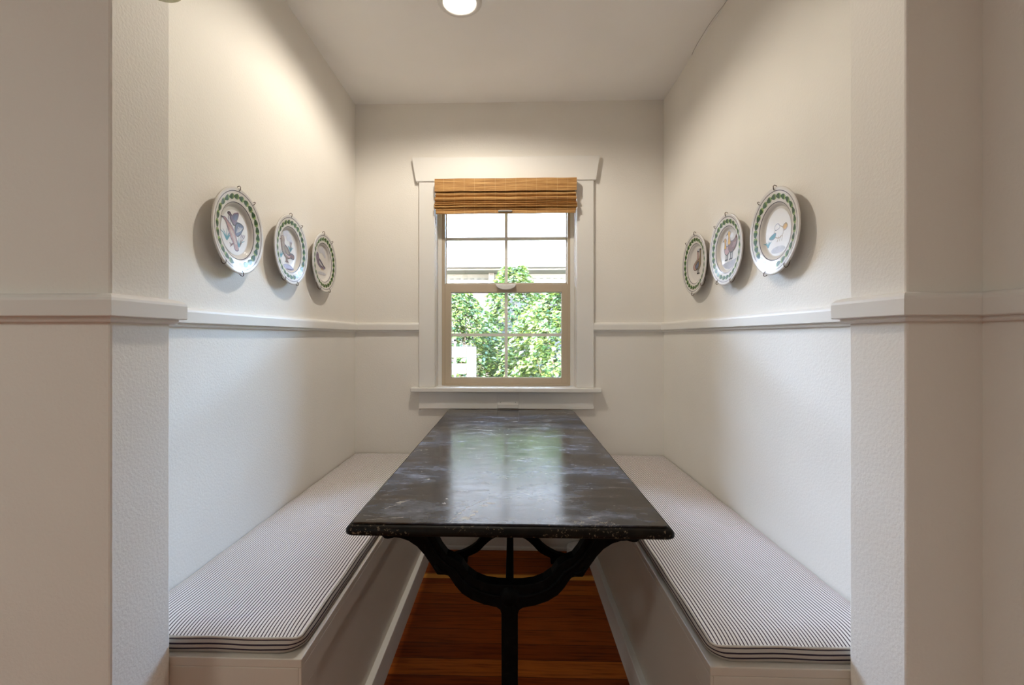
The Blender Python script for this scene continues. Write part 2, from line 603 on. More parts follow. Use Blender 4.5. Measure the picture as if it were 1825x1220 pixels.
# outlet cover let into the apron
ol = empty('outlet_cover', (-0.022, 2.47, 0.815), 'small blank outlet cover plate with two screws in the window apron', 'outlet cover')
part_box('cover_plate', ol, PLASTIC, (-0.0795, 0.0365, 2.4655, 2.4705, 0.7685, 0.8500), bevel=0.0015)
part_box('flip_lip', ol, PLASTIC, (-0.0785, 0.0355, 2.4620, 2.4660, 0.7700, 0.7930), bevel=0.0018)
for sx in (-0.062, 0.019):
    bm = bmesh.new()
    lathe(bm, [(0.0, 0.0015), (0.002, 0.0012), (0.0026, 0.0)], 12)
    bmesh.ops.rotate(bm, matrix=Matrix.Rotation(PI / 2, 3, 'X'), verts=bm.verts[:])
    bmesh.ops.translate(bm, vec=(sx, 2.4655, 0.803), verts=bm.verts[:])
    obj('screw', bm, simple('screw_metal', (0.25, 0.24, 0.22), 0.4, 0.6), ol, off=root_off(ol))

# ------------------------------------------------------------------ bamboo shade
sh = empty('bamboo_shade', (-0.0355, 2.43, 2.0), 'woven bamboo roman shade pulled up at the window top', 'window shade')
bx0, bx1 = -0.4136, 0.3427
def strip_profile(name, prof, x0=bx0, x1=bx1, mat=BAMBOO, parent=sh, smooth=True):
    """closed (y,z) profile extruded along x"""
    bm = bmesh.new()
    nx = 24
    rings = []
    for i in range(nx + 1):
        x = x0 + (x1 - x0) * i / nx
        wz = 0.0007 * math.sin(x * 17 + len(prof)) + 0.0005 * math.sin(x * 41)
        rings.append([bm.verts.new((x, y, z + wz)) for y, z in prof])
    k = len(prof)
    for a, b in zip(rings, rings[1:]):
        for i in range(k): bm.faces.new((a[i], a[(i + 1) % k], b[(i + 1) % k], b[i]))
    bm.faces.new(rings[0][::-1]); bm.faces.new(rings[-1])
    return obj(name, bm, mat, parent, off=root_off(sh))
val = strip_profile('valance', [(2.420, 2.001), (2.420, 1.9345), (2.4235, 1.9335), (2.4245, 1.997), (2.468, 1.997), (2.468, 2.001)])
part_box('headrail', sh, TRIM, (bx0 + .004, bx1 - .004, 2.428, 2.468, 1.962, 1.996), 0.001)
part_box('backing_cloth', sh, BAMBOO, (bx0 + .006, bx1 - .006, 2.450, 2.454, 1.832, 1.970))
def fold(z0, z1, yf, x0, x1):
    h = (z1 - z0)
    n = 8
    p = []
    for i in range(n + 1):
        a = -PI / 2 + PI * i / n
        p.append((yf + 0.016 - 0.016 * math.cos(a), (z0 + z1) / 2 + h / 2 * math.sin(a)))
    p.append((2.460, z1)); p.append((2.460, z0))
    return p
f_ = [(1.9100, 1.9350, 2.430, 0.002), (1.8850, 1.9090, 2.424, 0.000), (1.8740, 1.8835, 2.431, -0.001), (1.8620, 1.8725, 2.425, -0.003), (1.8480, 1.8600, 2.422, -0.003), (1.8350, 1.8460, 2.430, 0.003)]
for z0, z1, yf, ins in f_:
    strip_profile('fold', fold(z0, z1, yf, 0, 0), bx0 + ins, bx1 - ins)
strip_profile('bottom_hem', [(2.432, 1.8345), (2.430, 1.818), (2.440, 1.8175), (2.442, 1.8345)], bx0 + .006, bx1 - .006)
part_box('pull_clip', sh, simple('clip_grey', (0.42, 0.41, 0.40), 0.4), (-0.0735, 0.0005, 2.4165, 2.4305, 1.8235, 1.8310), 0.001)

# ------------------------------------------------------------------ recessed ceiling light
LX, LY = -0.2005, 1.737
rl = empty('recessed_light', (LX, LY, ZC), 'round white recessed downlight glowing in the nook ceiling', 'ceiling light')
bm = bmesh.new()
lathe(bm, [(0.0625, 0.0), (0.0625, -0.004), (0.066, -0.0075), (0.080, -0.0055), (0.0845, -0.002), (0.085, 0.0)], 64)
obj('trim_ring', bm, TRIM, rl, smooth=True)
bm = bmesh.new()
lathe(bm, [(0.0, -0.003), (0.0625, -0.003)], 48)
obj('lens', bm, emit('lamp_lens', (1.0, 0.90, 0.76), 9.0), rl)
sp_ = light('downlight', 'SPOT', (LX, LY, ZC - 0.012), 47.0, (1.0, 0.915, 0.785), spot_size=math.radians(164), spot_blend=0.40, shadow_soft_size=0.045)
sp_.parent = None

# ------------------------------------------------------------------ benches and cushions
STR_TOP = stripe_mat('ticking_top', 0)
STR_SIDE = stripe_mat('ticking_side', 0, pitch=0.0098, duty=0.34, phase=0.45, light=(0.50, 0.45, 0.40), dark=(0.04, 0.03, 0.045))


def bench(side, xw, xi, y0, jam, ztop=0.4815):
    s = side
    lab = ('built in white painted bench against the %s wall of the nook' % ('left' if s < 0 else 'right'))
    b = empty('built_in_bench', ((xw + xi) / 2, (y0 + YB) / 2, 0), lab, 'bench', 'built in benches')
    def B(name, xa, xb, *r, bevel=0.0015):
        return part_box(name, b, BENCHP, (min(xa, xb), max(xa, xb), *r), bevel)
    d = -s   # direction from wall towards the aisle
    t = 0.006
    B('seat_board', xw, xi, y0, YB, ztop - 0.019, ztop, bevel=0.002)
    B('side_panel', xi - d * 0.022, xi - d * t, y0 + 0.02, YB, 0, ztop - 0.019)
    # face frame on the aisle side: a top rail and the corner stiles
    bm = bmesh.new()
    xa, xb = sorted((xi - d * t, xi))
    box(bm, xa, xb, y0, YB, ztop - 0.070, ztop - 0.019)
    box(bm, xa, xb, y0, y0 + 0.073, 0, ztop - 0.070)
    box(bm, xa, xb, YB - 0.05, YB, 0, ztop - 0.070)
    obj('face_frame', bm, BENCHP, b, off=root_off(b), bevel=0.001)
    B('end_panel', xw, xi - d * t, y0, y0 + 0.02, 0, ztop - 0.019)
    bm = bmesh.new()
    path = [(xi, y0 + .0), (xi, YB - 0.014)]
    sweep_plan(bm, path, [(-0.006, 0), (0.015, 0), (0.015, 0.098), (0.0135, 0.100), (-0.006, 0.100)], side=(-1 if d > 0 else 1))
    obj('baseboard', bm, TRIM, b, off=root_off(b), bevel=0.001)
    return b


bench(-1, XL, BX0, 0.940, JL)
bench(1, XR, BX1, 0.945, JR)


def cushion(side, xw, xi, y0, y1, z0, h, rc):
    s = side
    d = -s
    lab = 'long striped ticking seat cushion on the %s bench' % ('left' if s < 0 else 'right')
    c = empty('bench_cushion', ((xw + xi) / 2, (y0 + y1) / 2, z0), lab, 'cushion', 'striped bench cushions')
    off = root_off(c)
    # outline in plan with a rounded front aisle corner, superellipse-ish
    W = abs(xi - xw)
    def outline(inset, rcc):
        pts = []
        def P(u, v): pts.append((xw + d * u, v))   # u from wall
        u0, u1, v0, v1 = inset, W - inset, y0 + inset, y1 - inset
        n = 30
        # wall side, from back to front
        for i in range(n): P(u0, v1 + (v0 - v1) * i / n)
        m = 16
        for i in range(m): P(u0 + (u1 - rcc - u0) * i / m, v0)
        for i in range(9):
            a = -PI / 2 + (PI / 2) * i / 8
            P(u1 - rcc + rcc * math.cos(a), v0 + rcc + rcc * math.sin(a))
        for i in range(1, n + 1): P(u1, v0 + rcc + (v1 - v0 - rcc) * i / n)
        for i in range(1, m): P(u1 + (u0 - u1) * i / m, v1)
        return pts
    # boxing strip (side) with slight bulge
    bm = bmesh.new()
    uv = bm.loops.layers.uv.new('UVMap')
    prof = [(0.007, 0.0), (0.002, 0.003), (0.0, 0.010), (-0.0015, h * 0.5), (0.0, h - 0.008), (0.004, h - 0.001)]
    rings = []
    for k, (ins, z) in enumerate(prof):
        o_ = outline(ins, rc + (0.014 - rc) * max(0.0, (z / h)) ** 1.5)
        wob = [0.0012 * math.sin(p[1] * 31 + k) + 0.001 * math.sin(p[0] * 37) for p in o_]
        rings.append([bm.verts.new((p[0], p[1], z0 + z + (wob[i] if 0 < k else 0))) for i, p in enumerate(o_)])
    n = len(rings[0])
    zs = [p[1] for p in prof]
    for k in range(len(rings) - 1):
        for i in range(n):
            j = (i + 1) % n
            f = bm.faces.new((rings[k][i], rings[k][j], rings[k + 1][j], rings[k + 1][i]))
            vals = (zs[k], zs[k], zs[k + 1], zs[k + 1])
            for l, v in zip(f.loops, vals): l[uv].uv = (v, 0)
            f.smooth = True
    fb = bm.faces.new(rings[0][::-1])
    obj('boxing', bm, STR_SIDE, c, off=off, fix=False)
    # piping
    bm = bmesh.new()
    uv = bm.loops.layers.uv.new('UVMap')
    for z in (h - 0.001,):
        o_ = outline(0.003, 0.014)
        pts = [(p[0], p[1], z0 + z + 0.0012 * math.sin(p[1] * 31 + 5) + 0.001 * math.sin(p[0] * 37)) for p in o_]
        tube(bm, pts + [pts[0]], 0.0024, 6, cap=False)
    obj('piping', bm, simple('piping_cloth', (0.50, 0.45, 0.40), 0.9), c, smooth=True, off=off)
    # crowned top panel with stripes that run lengthwise
    bm = bmesh.new()
    uv = bm.loops.layers.uv.new('UVMap')
    nu, nv = 56, 120
    L = y1 - y0
    grid = []
    for a in range(nu + 1):
        row = []
        u = a / nu
        for b_ in range(nv + 1):
            v = b_ / nv
            # denser near edges
            uu = 0.5 - 0.5 * math.cos(PI * u); vv = 0.5 - 0.5 * math.cos(PI * v)
            U = 0.004 + (W - 0.008) * uu; V = 0.004 + (L - 0.008) * vv
            # rounded corner: pull points into the corner circle
            rc = 0.014
            cu, cv = W - rc, rc
            X_, Y_ = U, V
            if U > cu and V < cv:
                dx, dy = (U - cu) / (rc - .004), (cv - V) / (rc - .004)
                q = max(abs(dx), abs(dy)); l = math.hypot(dx, dy)
                if l > 1e-6:
                    X_ = cu + dx / l * q * (rc - .004); Y_ = cv - dy / l * q * (rc - .004)
            eu = min(U, W - U); ev = min(V, L - V)
            e = min(1.0, eu / 0.055) ; e2 = min(1.0, ev / 0.07)
            crown = 0.012 * (1 - (1 - e) ** 2.4) * (1 - (1 - e2) ** 2.4)
            lump = 0.0022 * math.sin(V * 6.3 + 1.1 * s) * math.sin(U * 9 + s) * e * e2 + 0.0012 * math.sin(V * 19 + U * 13) * e * e2
            z = z0 + h - 0.001 + crown + lump + 0.0012 * math.sin((y0 + Y_) * 31 + 5) * (1 - e * e2)
            row.append((bm.verts.new((xw + d * X_, y0 + Y_, z)), U + 0.0012 * math.sin(V * 4 + U * 30) , V))
        grid.append(row)
    for a in range(nu):
        for b_ in range(nv):
            q = (grid[a][b_], grid[a + 1][b_], grid[a + 1][b_ + 1], grid[a][b_ + 1])
            f = bm.faces.new([t[0] for t in q])
            for l, t in zip(f.loops, q): l[uv].uv = (t[1], t[2])
            f.smooth = True
    bmesh.ops.recalc_face_normals(bm, faces=bm.faces[:])
    if sum(f.normal.z for f in bm.faces) < 0:
        bmesh.ops.reverse_faces(bm, faces=bm.faces[:])
    obj('top_panel', bm, STR_TOP, c, off=off, fix=False)
    return c


cushion(-1, XL + 0.002, -0.4490, 0.952, YB - 0.004, 0.4815, 0.034, 0.045)
cushion(1, XR - 0.002, 0.4150, 0.958, YB - 0.004, 0.4815, 0.034, 0.045)

# ------------------------------------------------------------------ dining table
TZ = 0.7640
tb = empty('dining_table', (-0.008, 1.72, 0), 'long dark metal topped table on black cast iron trestles', 'table')
toff = root_off(tb)
tx0, tx1, ty0, ty1 = -0.3400, 0.3250, 0.9560, 2.455
def rect_loop(bm, o_, z, r=0.010):
    pts = []
    x0, x1, y0, y1 = tx0 - o_, tx1 + o_, ty0 - o_, ty1 + o_
    for cx_, cy_, a0 in ((x1 - r, y1 - r, 0), (x0 + r, y1 - r, 90), (x0 + r, y0 + r, 180), (x1 - r, y0 + r, 270)):
        for k in range(5):
            a = math.radians(a0 + 22.5 * k)
            pts.append(bm.verts.new((cx_ + r * math.cos(a), cy_ + r * math.sin(a), z)))
    return pts
def loops_mesh(bm, specs, cap_top=True, cap_bot=True):
    L_ = [rect_loop(bm, o_, z, r) for o_, z, r in specs]
    for a, b in zip(L_, L_[1:]):
        n = len(a)
        for i in range(n):
            f = bm.faces.new((a[i], a[(i + 1) % n], b[(i + 1) % n], b[i]))
    if cap_top: bm.faces.new(L_[0])
    if cap_bot: bm.faces.new(L_[-1][::-1])
bm = bmesh.new()
loops_mesh(bm, [(-0.004, TZ - 0.0028, .006), (-0.004, TZ - 0.0042, .006)])
obj('groove', bm, GROOVE, tb, off=toff)
bm = bmesh.new()
sp2 = [(0.0005, TZ - 0.0040, .008)]
for k in range(1, 9):
    a = PI / 2 * k / 8
    sp2.append((0.0005 + 0.0125 * math.sin(a), TZ - 0.0045 - 0.0135 * (1 - math.cos(a)), .010 + .006 * k / 8))
sp2 += [(0.0130, TZ - 0.0215, .018), (0.0110, TZ - 0.0235, .018), (0.004, TZ - 0.0235, .014)]
loops_mesh(bm, sp2)
for f in bm.faces: f.smooth = len(f.verts) == 4
obj('edge_band', bm, EDGE, tb, off=toff)

# pale worn flakes and scratches in the top
PALE = simple('worn_pale_patch', (0.33, 0.31, 0.29), 0.35, nv=0.25, ns=80)
random.seed(4)
bm = bmesh.new()
loops_mesh(bm, [(-0.0012, TZ, .006), (0.0, TZ - 0.0008, .007), (0.0, TZ - 0.0030, .007)])
bmesh.ops.recalc_face_normals(bm, faces=bm.faces[:])
NB = len(bm.faces)
def flake(x, y, rx, ry, rot, jag=0.45, n=14):
    vs = []
    for i in range(n):
        a = 2 * PI * i / n
        r = 1 + random.uniform(-jag, jag)
        px, py = rx * r * math.cos(a), ry * r * math.sin(a)
        vs.append(bm.verts.new((x + px * math.cos(rot) - py * math.sin(rot), y + px * math.sin(rot) + py * math.cos(rot), TZ + 0.00012)))
    bm.faces.new(vs)
def scratch(pts, w):
    prev = None
    for i, (x, y) in enumerate(pts):
        ww = w * random.uniform(0.3, 1.3)
        cur = (bm.verts.new((x, y - ww, TZ + .00012)), bm.verts.new((x, y + ww, TZ + .00012)))
        if prev: bm.faces.new((prev[0], cur[0], cur[1], prev[1]))
        prev = cur
def zig(x0, y0, x1, y1, n, j):
    return [(x0 + (x1 - x0) * i / n + random.uniform(-j, j), y0 + (y1 - y0) * i / n + random.uniform(-j, j)) for i in range(n + 1)]
# from the photograph: a ragged vein near the front-left of centre, another at far left, a few flakes
scratch(zig(-0.131, 0.966, -0.105, 1.045, 14, .003), 0.0035)
scratch(zig(-0.105, 1.045, -0.060, 1.10, 8, .004), 0.003)
for x, y, a, b_, r in ((-0.098, 0.985, .009, .008, .3), (-0.088, 1.000, .010, .005, .9), (-0.112, 0.972, .008, .004, 0), (-0.084, 1.022, .009, .005, 0), (-0.066, 1.060, .009, .006, .4), (-0.050, 1.075, .010, .004, 0),
                      (-0.160, 1.07, .004, .005, 0), (-0.158, 1.10, .004, .004, 0), (-0.230, 1.25, .003, .006, 0)):
    flake(x, y, a, b_, r)
scratch(zig(-0.292, 1.03, -0.245, 1.095, 14, .003), 0.0018)
flake(-0.262, 1.078, .012, .004, .6)
scratch(zig(-0.315, .968, -0.235, .985, 10, .002), 0.0010)
for _ in range(26):
    x, y = random.uniform(-.32, .30), random.uniform(.98, 2.3)
    if random.random() < .5: flake(x, y, random.uniform(.0006, .0016), random.uniform(.0008, .003), 0, n=7)
    else: scratch(zig(x, y, x + random.uniform(-.03, .03), y + random.uniform(-.012, .02), 5, .001), 0.0005)
bm.faces.ensure_lookup_table()
bm.normal_update()
for f in bm.faces[NB:]:
    f.material_index = 1
    if f.normal.z < 0: f.normal_flip()
obj('tabletop', bm, [TABLE, PALE], tb, off=toff, fix=False)

# trestles
HALF_OUT = [(0.020, 0.2535), (0.0195, 0.505), (0.0225, 0.514), (0.031, 0.520), (0.062, 0.5265), (0.090, 0.5365), (0.113, 0.551), (0.129, 0.5690), (0.140, 0.586), (0.1455, 0.5925), (0.153, 0.5945),
            (0.1715, 0.5945), (0.185, 0.6160), (0.204, 0.6430), (0.220, 0.6605), (0.240, 0.6735), (0.2600, 0.6800), (0.2740, 0.6810), (0.2800, 0.6790), (0.2890, 0.6775), (0.2980, 0.6790), (0.3060, 0.6870), (0.3100, 0.700), (0.3100, 0.7390)]
HALF_IN = [(0.0, 0.5740), (0.030, 0.5748), (0.056, 0.5785), (0.079, 0.5875), (0.099, 0.602), (0.113, 0.622), (0.130, 0.634), (0.149, 0.642), (0.163, 0.660), (0.175, 0.682), (0.184, 0.700), (0.188, 0.7390)]
FOOT_UP = [(0.0195, 0.2535), (0.026, 0.225), (0.045, 0.200), (0.075, 0.178), (0.110, 0.158), (0.148, 0.126), (0.172, 0.0985), (0.195, 0.081), (0.218, 0.0680), (0.243, 0.0560), (0.268, 0.0490), (0.295, 0.041), (0.318, 0.037), (0.328, 0.030), (0.329, 0.020), (0.318, 0.014), (0.290, 0.0165), (0.252, 0.021)]
FOOT_PAD = [(0.252, 0.0), (0.213, 0.0)]
FOOT_DN = [(0.213, 0.026), (0.205, 0.034), (0.180, 0.045), (0.160, 0.056), (0.147, 0.067), (0.126, 0.090), (0.102, 0.112), (0.085, 0.1245), (0.060, 0.136), (0.030, 0.143), (0.0, 0.145)]


def trestle(yc, xc, th=0.034):
    # upper yoke: left and right arms under the top, U-shaped bow and post in one casting
    def mir(pts): return [(xc - x, z) for x, z in pts]
    def pos(pts): return [(xc + x, z) for x, z in pts]
    o_ = []
    right_out = HALF_OUT + []
    ring = pos(FOOT_DN[::-1][0:1])
    # start at arch centre, go right down the foot inner side, pad, foot top, post, bow outer, arm, across flange, inner bow, mirror back
    r_side = pos(FOOT_DN[::-1]) + pos(FOOT_PAD[::-1]) + pos(FOOT_UP[::-1]) + pos(HALF_OUT[1:]) + pos(HALF_IN[::-1])
    l_side = mir(FOOT_DN[::-1]) + mir(FOOT_PAD[::-1]) + mir(FOOT_UP[::-1]) + mir(HALF_OUT[1:]) + mir(HALF_IN[::-1])
    pts = r_side + l_side[::-1]
    clean = []
    for p in pts:
        if not clean or math.hypot(p[0] - clean[-1][0], p[1] - clean[-1][1]) > 1e-4: clean.append(p)
    if math.hypot(clean[0][0] - clean[-1][0], clean[0][1] - clean[-1][1]) < 1e-4: clean.pop()
    bm = bmesh.new()
    extrude_xz(bm, clean, yc - th / 2, yc + th / 2)
    t_ = obj('trestle', bm, IRON, tb, off=toff, bevel=0.003)
    # raised bead that follows the bow and the arms
    bm = bmesh.new()
    def midline(sgn):
        pr = [(0.0, 0.545), (0.035, 0.5480), (0.066, 0.5545), (0.092, 0.5660), (0.112, 0.584), (0.128, 0.606), (0.150, 0.620), (0.170, 0.640), (0.187, 0.668), (0.205, 0.700), (0.215, 0.735)]
        return [(xc + sgn * x, yc - th / 2, z) for x, z in pr]
    for sg in (-1, 1):
        tube(bm, midline(sg), 0.0048, 8)
        tube(bm, [(xc + sg * 0.150, yc - th / 2, 0.602), (xc + sg * 0.165, yc - th / 2, 0.606), (xc + sg * 0.176, yc - th / 2, 0.618)], 0.004, 6)
    obj('bead', bm, IRON, t_, smooth=True, off=toff)
    # hub boss
    bm = bmesh.new()
    lathe(bm, [(0.0, 0.010), (0.012, 0.009), (0.020, 0.005), (0.024, 0.0)], 24)
    bmesh.ops.rotate(bm, matrix=Matrix.Rotation(PI / 2, 3, 'X'), verts=bm.verts[:])
    bmesh.ops.translate(bm, vec=(xc, yc - th / 2, 0.546), verts=bm.verts[:])
    obj('hub_boss', bm, IRON, t_, smooth=True, off=toff)
    # mounting bar screwed up under the top
    bm = bmesh.new()
    box(bm, xc - 0.312, xc + 0.312, yc - 0.03, yc + 0.03, 0.7385, TZ - 0.0233)
    obj('mounting_bar', bm, IRON, t_, off=toff, bevel=0.001)
    return t_


trestle(1.087, -0.0055)
trestle(2.340, -0.0150)
part_box('stretcher', tb, IRON, (-0.0150, 0.0040, 1.10, 2.325, 0.545, 0.5790), 0.002)

# ------------------------------------------------------------------ canister on the floor
cn = empty('canister', (0.345, 2.412, 0), 'low round white canister on the floor by the back baseboard', 'canister')
bm = bmesh.new()
lathe(bm, [(0.0, 0.0), (0.054, 0.0), (0.055, 0.003), (0.055, 0.050), (0.053, 0.055), (0.048, 0.0575), (0.0, 0.059)], 40)
obj('body', bm, simple('white_canister', (0.88, 0.87, 0.86), 0.3), cn, smooth=True)
bm = bmesh.new()
lathe(bm, [(0.0548, 0.0130), (0.0564, 0.0140), (0.0564, 0.0156), (0.0548, 0.0166)], 40)
o = obj('ring', bm, simple('chrome', (0.8, 0.8, 0.8), 0.15, 1.0), cn, smooth=True)
o['label'] = 'thin chrome ring'

# ------------------------------------------------------------------ pendant lamp (its glass just dips into the top of the view)
pe = empty('pendant_lamp', (-0.4770, 0.60, 1.6245), 'smoky glass pendant hanging before the left pier at the top edge', 'pendant lamp')
bm = bmesh.new()
lathe(bm, [(0.020, 0.0), (0.024, 0.0008), (0.0265, 0.003), (0.0270, 0.008), (0.0270, 0.150), (0.022, 0.170), (0.010, 0.180), (0.0, 0.181)], 40, cap0=True)
smoke = bpy.data.materials.new('smoky_glass'); smoke.use_nodes = True
nt = smoke.node_tree; nt.nodes.clear()
o_ = nt.nodes.new('ShaderNodeOutputMaterial'); mx = nt.nodes.new('ShaderNodeMixShader'); mx.inputs[0].default_value = 0.12
t_ = nt.nodes.new('ShaderNodeBsdfTransparent'); t_.inputs[0].default_value = (0.68, 0.68, 0.58, 1)
g_ = nt.nodes.new('ShaderNodeBsdfGlossy'); g_.inputs['Roughness'].default_value = 0.1
nt.links.new(t_.outputs[0], mx.inputs[1]); nt.links.new(g_.outputs[0], mx.inputs[2]); nt.links.new(mx.outputs[0], o_.inputs[0])
obj('glass_shade', bm, smoke, pe, smooth=True)
bm = bmesh.new(); tube(bm, [(0, 0, 0.18), (0, 0, ZC - 1.6245 - 0.01)], 0.003, 8); obj('cord', bm, IRON, pe)
bm = bmesh.new(); lathe(bm, [(0.0, ZC - 1.6245), (0.05, ZC - 1.6245), (0.05, ZC - 1.6245 - 0.012), (0.0, ZC - 1.6245 - 0.018)], 32); obj('canopy', bm, IRON, pe, smooth=True)

# ------------------------------------------------------------------ plates
def gloss(name, col, nv=0.1, ns=60):
    m, nt, b = new_mat(name)
    v = mapping(nt)
    c = ramp(nt, noise(nt, v, ns, 3), [(0.3, tuple(x * (1 - nv) for x in col)), (0.7, tuple(min(1, x * (1 + nv)) for x in col))])
    nt.links.new(c, b.inputs['Base Color'])
    setp(b, rough=0.45, coat=0.22, coatr=0.07, spec=0.25)
    return m


PAL = {
    'glaze': gloss('plate_glaze', (0.66, 0.63, 0.60), 0.02, 8),
    'line': gloss('plate_line', (0.05, 0.035, 0.06)),
    'leaf': gloss('leaf_dark_green', (0.022, 0.070, 0.010), 0.4, 90),
    'leaf2': gloss('leaf_light_green', (0.24, 0.34, 0.10), 0.25, 90),
    'white': gloss('painted_white', (0.74, 0.74, 0.75), 0.02),
    'grey': gloss('painted_grey_blue', (0.42, 0.42, 0.47), 0.12),
    'cloud': gloss('painted_cloud', (0.50, 0.50, 0.55), 0.08),
    'pink': gloss('painted_pink', (0.44, 0.27, 0.24), 0.12, 90),
    'slate': gloss('painted_slate', (0.12, 0.14, 0.22), 0.3, 120),
    'teal': gloss('painted_teal', (0.06, 0.24, 0.30), 0.2, 90),
    'brown': gloss('painted_brown', (0.17, 0.07, 0.04), 0.25, 90),
    'tan': gloss('painted_tan', (0.27, 0.19, 0.11), 0.2, 90),
    'dark': gloss('painted_outline', (0.02, 0.015, 0.02)),
    'mauve': gloss('painted_mauve', (0.19, 0.13, 0.19), 0.2, 90),
    'lilac': gloss('painted_lilac', (0.30, 0.29, 0.42), 0.15, 90),
    'yellow': gloss('painted_yellow', (0.55, 0.30, 0.03), 0.15, 90),
    'back': gloss('plate_back', (0.30, 0.25, 0.20), 0.05),
}
KEYS = list(PAL)
MI = {k: i for i, k in enumerate(KEYS)}
PR = 0.1305
TOPPROF = [(0.0, 0.0170), (0.30, 0.0170), (0.56, 0.0170), (0.58, 0.0185), (0.605, 0.0225), (0.635, 0.0262), (0.665, 0.0278), (0.70, 0.0285), (0.955, 0.0345), (0.985, 0.0352), (1.0, 0.0340)]
def hz(r):
    for (a, za), (b, zb) in zip(TOPPROF, TOPPROF[1:]):
        if r <= b: return za + (zb - za) * (r - a) / (b - a)
    return TOPPROF[-1][1]


class Art:
    def __init__(s, bm): s.bm = bm; s.k = 0
    def poly(s, pts, col):
        s.k += 1
        e = 0.00012 + s.k * 0.000012
        vs = [s.bm.verts.new((x * PR, y * PR, hz(math.hypot(x, y)) + e)) for x, y in pts]
        f = s.bm.faces.new(vs); f.material_index = MI[col]
        f.normal_update()
        if f.normal.z < 0: f.normal_flip()
        return f
    def ell(s, cx, cy, rx, ry, rot, col, n=18, outline=None, ow=0.012):
        c, sn = math.cos(math.radians(rot)), math.sin(math.radians(rot))
        def pt(k, ex=0):
            a = 2 * PI * k / n
            x, y = (rx + ex) * math.cos(a), (ry + ex) * math.sin(a)
            return (cx + x * c - y * sn, cy + x * sn + y * c)
        if outline: s.poly([pt(k, ow) for k in range(n)], outline)
        s.poly([pt(k) for k in range(n)], col)
    def stroke(s, pts, w, col, taper=False):
        P = [Vector(p) for p in pts]
        s.k += 1
        e = 0.00012 + s.k * 0.000012
        prev = None
        for i, p in enumerate(P):
            t = (P[min(i + 1, len(P) - 1)] - P[max(i - 1, 0)]).normalized()
            nn = Vector((-t.y, t.x))
            ww = w * (1 - 0.8 * i / (len(P) - 1)) if taper else w
            q = []
            for sg in (-1, 1):
                v = p + nn * sg * ww
                q.append(s.bm.verts.new((v.x * PR, v.y * PR, hz(v.length) + e)))
            if prev:
                f = s.bm.faces.new((prev[0], q[0], q[1], prev[1])); f.material_index = MI[col]
                f.normal_update()
                if f.normal.z < 0: f.normal_flip()
            prev = q
    def outlined(s, pts, col, oc='dark', w=0.013):
        s.poly(pts, col)
        s.stroke(list(pts) + [pts[0]], w, oc)


def ring_band(a, r0, r1, col, bm, n=96):
    e = 0.0001
    for i in range(n):
        t0, t1 = 2 * PI * i / n, 2 * PI * (i + 1) / n
        vs = [bm.verts.new((r * PR * math.cos(t), r * PR * math.sin(t), hz(r) + e)) for r, t in ((r0, t0), (r1, t0), (r1, t1), (r0, t1))]
        f = bm.faces.new(vs); f.material_index = MI[col]; f.normal_update()
        if f.normal.z < 0: f.normal_flip()


def smoothpts(pts, n=3):
    """Catmull-Rom closed curve"""
    out = []
    m = len(pts)
    for i in range(m):
        p0, p1, p2, p3 = (Vector(pts[(i + j - 1) % m]) for j in range(4))
        for k in range(n):
            t = k / n
            q = 0.5 * ((2 * p1) + (p2 - p0) * t + (2 * p0 - 5 * p1 + 4 * p2 - p3) * t * t + (3 * p1 - p0 - 3 * p2 + p3) * t ** 3)
            out.append((q.x, q.y))
    return out


def plant(A, x, y, sz, col='teal'):
    for dx in (-1, -.55, 0, .5, .95):
        A.stroke([(x, y), (x + dx * sz * .5, y + sz * .55), (x + dx * sz, y + sz * (1.0 - .25 * abs(dx)))], 0.022, col, True)


